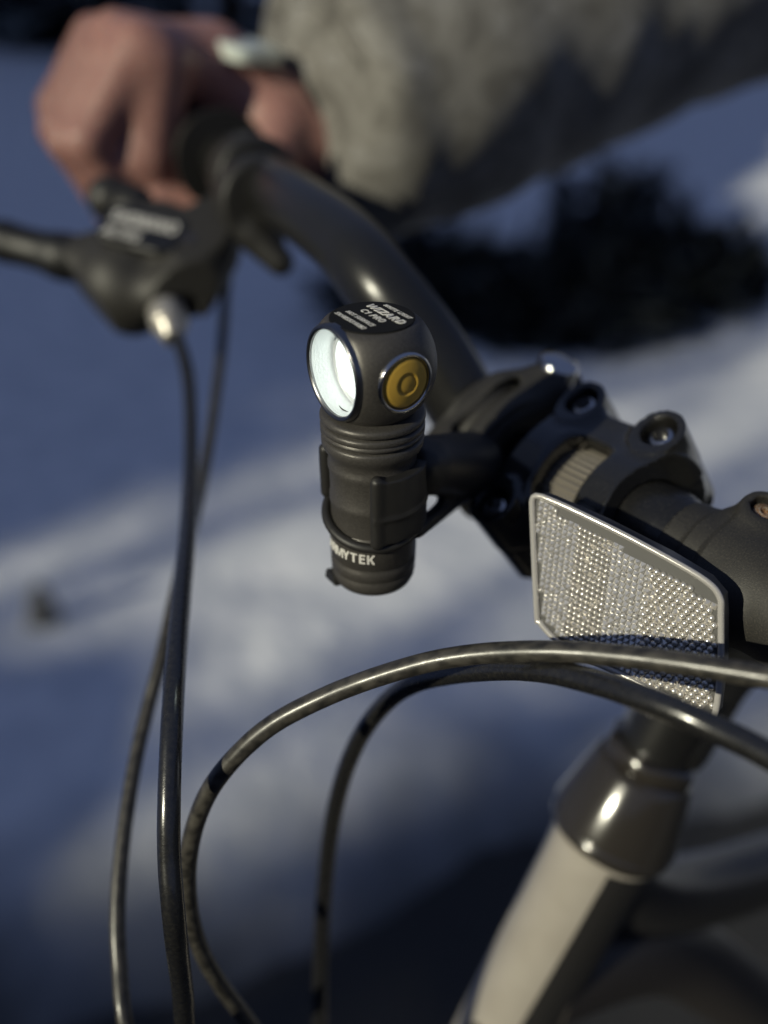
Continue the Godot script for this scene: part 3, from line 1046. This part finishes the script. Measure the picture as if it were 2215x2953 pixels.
# ---------------------------------------------------------------- reflector
func make_reflector() -> void:
	var TL := w(35.5, -7.8, 16.5)
	var TR := w(20.7, -49.9, 8.5)
	var BL := w(39.4, -16.1, -10.0)
	var n := (TR - TL).cross(BL - TL).normalized()
	if n.x > 0.0:
		n = -n
	var u := (TR - TL).normalized()
	var v := u.cross(n).normalized()
	if v.y > 0.0:
		v = -v
	var o := thing("reflector", "clear front reflector full of tiny prisms, clamped to the handlebar", "reflector", w(10, -45, -6))
	# outline traced once, corners rounded
	var raw := [Vector2(-0.3, 0.6), Vector2(1.6, -1.4), Vector2(16.9, -1.9), Vector2(32.2, -1.5), Vector2(41.9, -0.5), Vector2(45.8, 1.4), Vector2(47.6, 4.9), Vector2(51.8, 14.9), Vector2(54.9, 25.0), Vector2(53.4, 27.4), Vector2(45.4, 27.6), Vector2(33.7, 28.4), Vector2(20.5, 29.4), Vector2(17.5, 28.8), Vector2(12.0, 26.6), Vector2(10.2, 24.3)]
	var line := []
	for k in raw.size():
		var p: Vector2 = raw[k]
		var q: Vector2 = raw[(k + 1) % raw.size()]
		line.append(p)
		line.append(p.lerp(q, 0.5))
	var tray := put("tray", slab(line, TL, u, v, n, -5.0, -0.6, 0.3), M.reflector_tray, o)
	# rim standing proud round the edge
	var cen := Vector2.ZERO
	for p in raw:
		cen += p
	cen /= raw.size()
	var loop := []
	for k in raw.size() + 1:
		var p: Vector2 = raw[k % raw.size()]
		p += (cen - p).normalized() * 0.55
		loop.append(TL + u * p.x + v * p.y - n * 0.3)
	put("rim", tube(spline(loop, 4), [0.72], 12, NONE, false), M.clear_rim, o)
	# prisms in four upright panels, each looking its own way
	var inner := PackedVector2Array()
	for p in raw:
		inner.append(p + (cen - p).normalized() * 1.7)
	var rr := RandomNumberGenerator.new()
	rr.seed = 8
	var from := [-3.0, 12.5, 21.0, 29.5, 58.0]
	for panel in 4:
		var g := blank()
		var step: float = [1.30, 1.20, 1.34, 1.52][panel]
		var y := -2.0
		var row := 0
		while y < 31.0:
			var x: float = from[panel]
			while x < from[panel + 1] - 0.3:
				var half := step * 0.5
				# columns follow the slanted sides
				var cx := x + y * 0.26 + (half if panel == 3 and row % 2 else 0.0)
				if y > 0.4 + 0.075 * maxf(cx - 6.0, 0.0) and Geometry2D.is_point_in_polygon(Vector2(cx, y), inner):
					var lean: Vector2 = [Vector2(-0.12, 0.34), Vector2(0.05, -0.10), Vector2(0.05, 0.30), Vector2(0.12, 0.0)][panel]
					lean += Vector2(rr.randf_range(-0.22, 0.22), rr.randf_range(-0.22, 0.22))
					var at := TL + u * cx + v * y - n * 0.62
					if (panel % 2 == 0) != (rr.randf() < 0.16):
						pyramid(g, at, u, v, n, half * 0.93, 0.50, lean)
					else:
						dome(g, at, u, v, n, half * 1.12, half * 1.05, lean, 8)
				x += step
			y += 1.24
			row += 1
		g.erase("uv")
		var pr := put("prisms", g, [M.prism_silver, M.prism_white, M.prism_silver, M.prism_white][panel], o)
		pr.set_meta("kind", "stuff")
	# clamp round the bar with its ear and rusty screw
	var ear_axis := w(0.25, -0.35, 0.9).normalized()
	var ear_at := w(-8.5, -37.2, 10.5)
	var clamp_ := func(p: Vector3) -> float:
		var x := p.z                              # towards the rider's left
		var rho := Vector2(p.x - 0.03 * (x - 20.0), p.y + 0.075 * (x - 20.0)).length()
		var rad := 12.0 + 0.7 * smoothstep(29.6, 30.2, x) + 0.7 * smoothstep(35.0, 35.8, x)
		var s := maxf(rho - rad, absf(x - 44.0) - 20.0)
		s = smin(s, rod(p, ear_at, ear_axis, 5.6, 4.6, 1.0), 6.0)
		s = maxf(s, -rod(p, ear_at + ear_axis * 5.0, ear_axis, 3.5, 3.6))
		s = smin(s, capsule(p, w(8, -41, -4), w(15, -38, -4), 8.0, 6.0), 5.0)
		s = maxf(s, 10.6 - rho)
		return s
	var cm := put("bar_clamp", solid(clamp_, Vector3(-24, -18, 20), Vector3(24, 28, 70), 0.7), M.dusty_plastic, o)
	put("screw", lathe(ear_at + ear_axis * 1.2, ear_axis, [Vector2(2.9, 0), Vector2(2.9, 1.4), Vector2(2.4, 2.1), Vector2(1.2, 2.5), Vector2(1.2, 2.5), Vector2(0.9, 1.2), Vector2(0, 1.2)], 20), M.rusty_steel, cm)

# ---------------------------------------------------------------- the rider's right arm
func make_person() -> void:
	var o := thing("person", "bare hand and camouflage sleeve of a rider holding the far grip", "person", w(-60, 300, 40))
	var e := w(-0.06, 0.99, 0.07).normalized()        # along the grip, outwards
	var G := w(-18.5, 300, 66)
	var fw := w(1, 0, 0)
	fw = (fw - e * fw.dot(e)).normalized()
	var up := e.cross(fw).normalized()
	if up.y < 0.0:
		up = -up
	var at := func(al: float, ff: float, uu: float) -> Vector3: return G + e * al + fw * ff + up * uu
	var bones := []
	# wrist and palm
	bones.append([at.call(-6, -58, -1), at.call(8, -20, 25), 25.0, 20.0])
	bones.append([at.call(8, -20, 27), at.call(-4, 22, 40), 19.0, 13.0])
	bones.append([at.call(14, -20, 28), at.call(18, 24, 42), 19.0, 13.0])
	bones.append([at.call(22, -22, 32), at.call(40, 20, 38), 19.0, 12.0])
	bones.append([at.call(24, -26, 26), at.call(60, 14, 32), 18.0, 11.0])
	# forearm into the sleeve
	bones.append([at.call(-6, -58, -1), w(-150, 284, 84), 25.0, 34.0])
	# four fingers: knuckle, middle joint, end joint, tip
	var al := [-14.0, 8.0, 30.0, 51.0]
	var long := [1.0, 1.08, 1.02, 0.84]
	for k in 4:
		var x: float = al[k]
		var s: float = long[k]
		var k0: Vector3 = at.call(x + 2, 24, 40)
		var k1: Vector3 = at.call(x - 1, 24 + 27 * s, 40 - 36 * s)
		var k2: Vector3 = at.call(x - 1, 24 + 12 * s, 40 - 64 * s)
		var k3: Vector3 = at.call(x - 1, 24 - 12 * s, 40 - 70 * s)
		bones.append([k0, k1, 11.5, 10.0])
		bones.append([k1, k2, 10.0, 9.0])
		bones.append([k2, k3, 9.0, 7.5])
	# the curled fingers fill the space down to the grip
	bones.append([at.call(-12, 16, 34), at.call(-13, 24, -4), 15.0, 14.0])
	bones.append([at.call(-13, 24, -4), at.call(-12, 12, -24), 13.0, 11.0])
	bones.append([at.call(12, 16, 34), at.call(10, 24, -8), 15.0, 14.0])
	# thumb lies along the near side, under the grip
	bones.append([at.call(-16, -40, 6), at.call(-30, -27, -14), 17.0, 12.5])
	bones.append([at.call(-30, -27, -14), at.call(-30, 2, -25), 12.0, 10.0])
	bones.append([at.call(-30, 2, -25), at.call(-26, 24, -24), 10.0, 8.0])
	var hand := func(p: Vector3) -> float:
		var s := 1e3
		for bn in bones:
			s = smin(s, capsule(p, bn[0], bn[1], bn[2], bn[3]), 7.0 if bn[2] > 12.0 else 3.5)
		return s
	put("body", solid(hand, Vector3(-80, 10, -400), Vector3(190, 140, -230), 3.4), M.skin, o)
	# sleeve with folds
	var pts := ws([-74, 284, 75, -84, 284, 76, -106, 283, 82, -145, 282, 94, -224, 286, 117, -313, 288, 145, -481, 288, 182, -640, 285, 232])
	var line := spline(pts, 10)
	var radii := []
	for k in line.size():
		var x := float(k) / (line.size() - 1)
		radii.append(lerpf(44.0, 62.0, smoothstep(0.0, 0.25, x)) + 26.0 * x - 12.0 * exp(-x * 40.0))
	var nz := FastNoiseLite.new()
	nz.seed = 77
	nz.frequency = 0.012
	nz.fractal_octaves = 3
	var fold := func(p: Vector3, _a, l):
		return 2.6 * nz.get_noise_3d(p.x * 1.6, p.y, p.z) + 1.3 * sin(l * 0.09 + 4.0 * nz.get_noise_3d(p.x * 0.4, p.y * 0.6, p.z * 0.6))
	put("jacket_sleeve", tube(line, radii, 64, fold), M.camouflage_cloth, o)
	# watch on the wrist
	var wr: Vector3 = at.call(-4, -58, 1)
	var dirw := (w(-150, 284, 84) - wr).normalized()
	var wt := put("wristwatch", lathe(wr - dirw * 3.0, dirw, [Vector2(25.5, -8), Vector2(27.5, -7), Vector2(27.8, 7), Vector2(25.5, 8)], 48), M.clip_plastic, o)
	var along := w(-0.22, -0.95, -0.20).normalized()
	var across := w(-0.75, 0.30, 0.0)
	across = (across - along * across.dot(along)).normalized()
	var face := along.cross(across).normalized()
	if face.y < 0.0:
		face = -face
	var case := []
	for k in 24:
		var an := TAU * k / 24.0
		case.append(Vector2(signf(cos(an)) * 23.0 * pow(absf(cos(an)), 0.45), signf(sin(an)) * 15.0 * pow(absf(sin(an)), 0.45)))
	put("watch_case", slab(case, w(-46.0, 299.0, 106.5), along, across, face, -3.2, 3.2, 1.4), M.watch_metal, wt)

# ---------------------------------------------------------------- plants and stones
func needle_spray() -> ArrayMesh:
	# a drooping branch: a spine with flat needles fringing both sides
	var st := SurfaceTool.new()
	st.begin(Mesh.PRIMITIVE_TRIANGLES)
	for k in 9:
		var t := k / 9.0
		for s in [-1.0, 1.0]:
			var x := t
			var wd := 0.36 * (1.0 - t * 0.75)
			var y := -0.22 * t * t
			st.set_normal(Vector3.UP)
			st.add_vertex(Vector3(x, y, 0))
			st.set_normal(Vector3.UP)
			st.add_vertex(Vector3(x + 0.16, y - 0.05, 0))
			st.set_normal(Vector3.UP)
			st.add_vertex(Vector3(x + 0.22, y - 0.10, s * wd))
	return st.commit()

func spruce(at: Vector3, height: float, radius: float, low: float, count: int, label: String, group: String, frost := 1.0) -> void:
	var o := thing("spruce_tree", label, "tree", at * 1000.0, group)
	var line := [at * 1000.0, (at + Vector3(0.03, height * 0.5, 0.0)) * 1000.0, (at + Vector3(0, height * 0.97, 0.02)) * 1000.0]
	put("trunk", tube(spline(line, 4), [130.0 * radius, 125.0 * radius, 115.0 * radius, 100.0 * radius, 85.0 * radius, 65.0 * radius, 45.0 * radius, 25.0 * radius, 8.0 * radius], 10), M.bark, o)
	var mm := MultiMesh.new()
	mm.transform_format = MultiMesh.TRANSFORM_3D
	mm.use_colors = true
	mm.mesh = needle_spray()
	mm.instance_count = count
	for k in count:
		var t := pow(rng.randf(), 1.25)
		var y := lerpf(low, height, t)
		var reach := radius * (1.0 - pow(t, 1.7) * 0.93) * rng.randf_range(0.75, 1.08)
		var ang := rng.randf() * TAU
		var inner := rng.randf_range(0.0, 0.45)
		var bs := Basis(Vector3.UP, ang) * Basis(Vector3.FORWARD, rng.randf_range(-0.2, 0.35)) * Basis(Vector3.RIGHT, rng.randf_range(-0.7, 0.7))
		var s := reach * (1.0 - inner) + 0.05
		mm.set_instance_transform(k, Transform3D(bs.scaled_local(Vector3(s, s, s * 0.9)), Vector3(0, y, 0) + (Basis(Vector3.UP, ang) * Vector3.RIGHT) * reach * inner))
		var c := rng.randf_range(0.6, 1.3)
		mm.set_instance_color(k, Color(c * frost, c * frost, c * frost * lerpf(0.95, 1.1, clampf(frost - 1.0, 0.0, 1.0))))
	var cr := MultiMeshInstance3D.new()
	cr.name = "crown"
	cr.multimesh = mm
	cr.material_override = M.needles
	cr.set_meta("kind", "stuff")
	o.add_child(cr, true)

func bush(at: Vector3, size: Vector3, count: int, label: String) -> void:
	var o := thing("juniper_bush", label, "bush", at * 1000.0, "dark bushes in the snow")
	var mm := MultiMesh.new()
	mm.transform_format = MultiMesh.TRANSFORM_3D
	mm.use_colors = true
	mm.mesh = needle_spray()
	mm.instance_count = count
	for k in count:
		var d := Vector3(rng.randfn(), absf(rng.randfn()), rng.randfn()).normalized() * pow(rng.randf(), 0.4)
		var p := Vector3(d.x * size.x, d.y * size.y, d.z * size.z)
		var bs := Basis(Vector3.UP, rng.randf() * TAU) * Basis(Vector3.FORWARD, rng.randf_range(-1.2, 0.6)) * Basis(Vector3.RIGHT, rng.randf() * TAU)
		var s := rng.randf_range(0.12, 0.26)
		mm.set_instance_transform(k, Transform3D(bs.scaled_local(Vector3(s, s, s)), p))
		var c := rng.randf_range(0.5, 1.2)
		mm.set_instance_color(k, Color(c * 1.9, c * 1.9, c * 1.9))
	var cr := MultiMeshInstance3D.new()
	cr.name = "foliage"
	cr.multimesh = mm
	cr.material_override = M.needles
	cr.set_meta("kind", "stuff")
	o.add_child(cr, true)
	put("stem", tube([at * 1000.0 - Vector3(0, 60, 0), (at + Vector3(0, size.y * 0.7, 0)) * 1000.0], [18.0, 8.0], 8), M.bark, o)

func make_plants() -> void:
	var gy := -1.05
	# dark bushes behind, to the right
	for e in [[-2.75, 2.75, 0.55, 0.34, 0.45, 420, "wide dark bush in the snow behind the handlebar"], [-3.45, 2.75, 0.6, 0.36, 0.4, 380, "dark bush at the right of the wide one"], [-3.9, 3.6, 0.4, 0.55, 0.35, 200, "taller dark bush rising under the sleeve"], [-2.25, 3.15, 0.45, 0.42, 0.35, 260, "dark bush just behind the bend of the handlebar"]]:
		bush(Vector3(-e[0], gy, -e[1]), Vector3(e[2], e[3], e[4]), e[5], e[6])
	# unseen trees added on the hill to break the sun over hand and snow:
	# (towards the sun, across, height, radius, lowest branch, sprays)
	var nz := FastNoiseLite.new()
	nz.seed = 5
	nz.frequency = 0.02
	nz.fractal_octaves = 3
	for e in [[9.6, 0.57, 6.2, 0.24, 0.2, 700, "slim dense young spruce added out of view for shade"], [12.0, 1.0, 7.5, 0.40, 0.2, 55, "thin added shade spruce just right of the slim dense one"], [12.6, 1.7, 7.5, 0.5, 0.2, 70, "middle added shade spruce of the row on the hill"], [12.2, 2.5, 8.0, 0.75, 0.2, 800, "thick added shade spruce at the high end of the hill"]]:
		var f: float = e[0] * cos(SUN_ROUND) + e[1] * sin(SUN_ROUND)
		var r: float = -e[0] * sin(SUN_ROUND) + e[1] * cos(SUN_ROUND)
		spruce(w(f, r, snow_height(f, r, nz) - 1.1), e[2], e[3], e[4], e[5], e[6], "spruces added for shade on the unseen hill")
	# dark spruces far behind, at the top of the picture
	for e in [[-5.0, 23.5, 9.0, 2.5, 240, "far spruce behind the hand, at the left"], [-7.3, 22.0, 10.0, 2.6, 240, "far spruce just behind the knuckles and the watch"], [-9.8, 20.6, 9.5, 2.4, 240, "far spruce between the hand and the sleeve"], [-12.6, 19.0, 10.5, 2.8, 240, "far spruce hidden mostly behind the sleeve"]]:
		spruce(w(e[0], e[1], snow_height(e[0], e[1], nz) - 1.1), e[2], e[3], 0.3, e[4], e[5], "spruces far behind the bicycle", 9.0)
	# a dark stone standing out of the snow
	var sat := w(-0.144, 1.61, snow_height(-0.144, 1.61, nz) - 1.05) * 1000.0
	var st := thing("stone", "small dark upright stone in the snow at the left", "stone", sat)
	var lump := func(p: Vector3) -> float:
		var q := p - sat
		return smin(capsule(q, Vector3(0, -20, 0), Vector3(6, 70, 4), 34.0, 20.0), capsule(q, Vector3(18, -10, 10), Vector3(26, 22, 12), 24.0, 15.0), 16.0) + 5.0 * nz.get_noise_3dv(q * 30.0)
	put("rock", solid(lump, sat - Vector3(60, 30, 60), sat + Vector3(70, 110, 60), 6.0), M.stone, st)
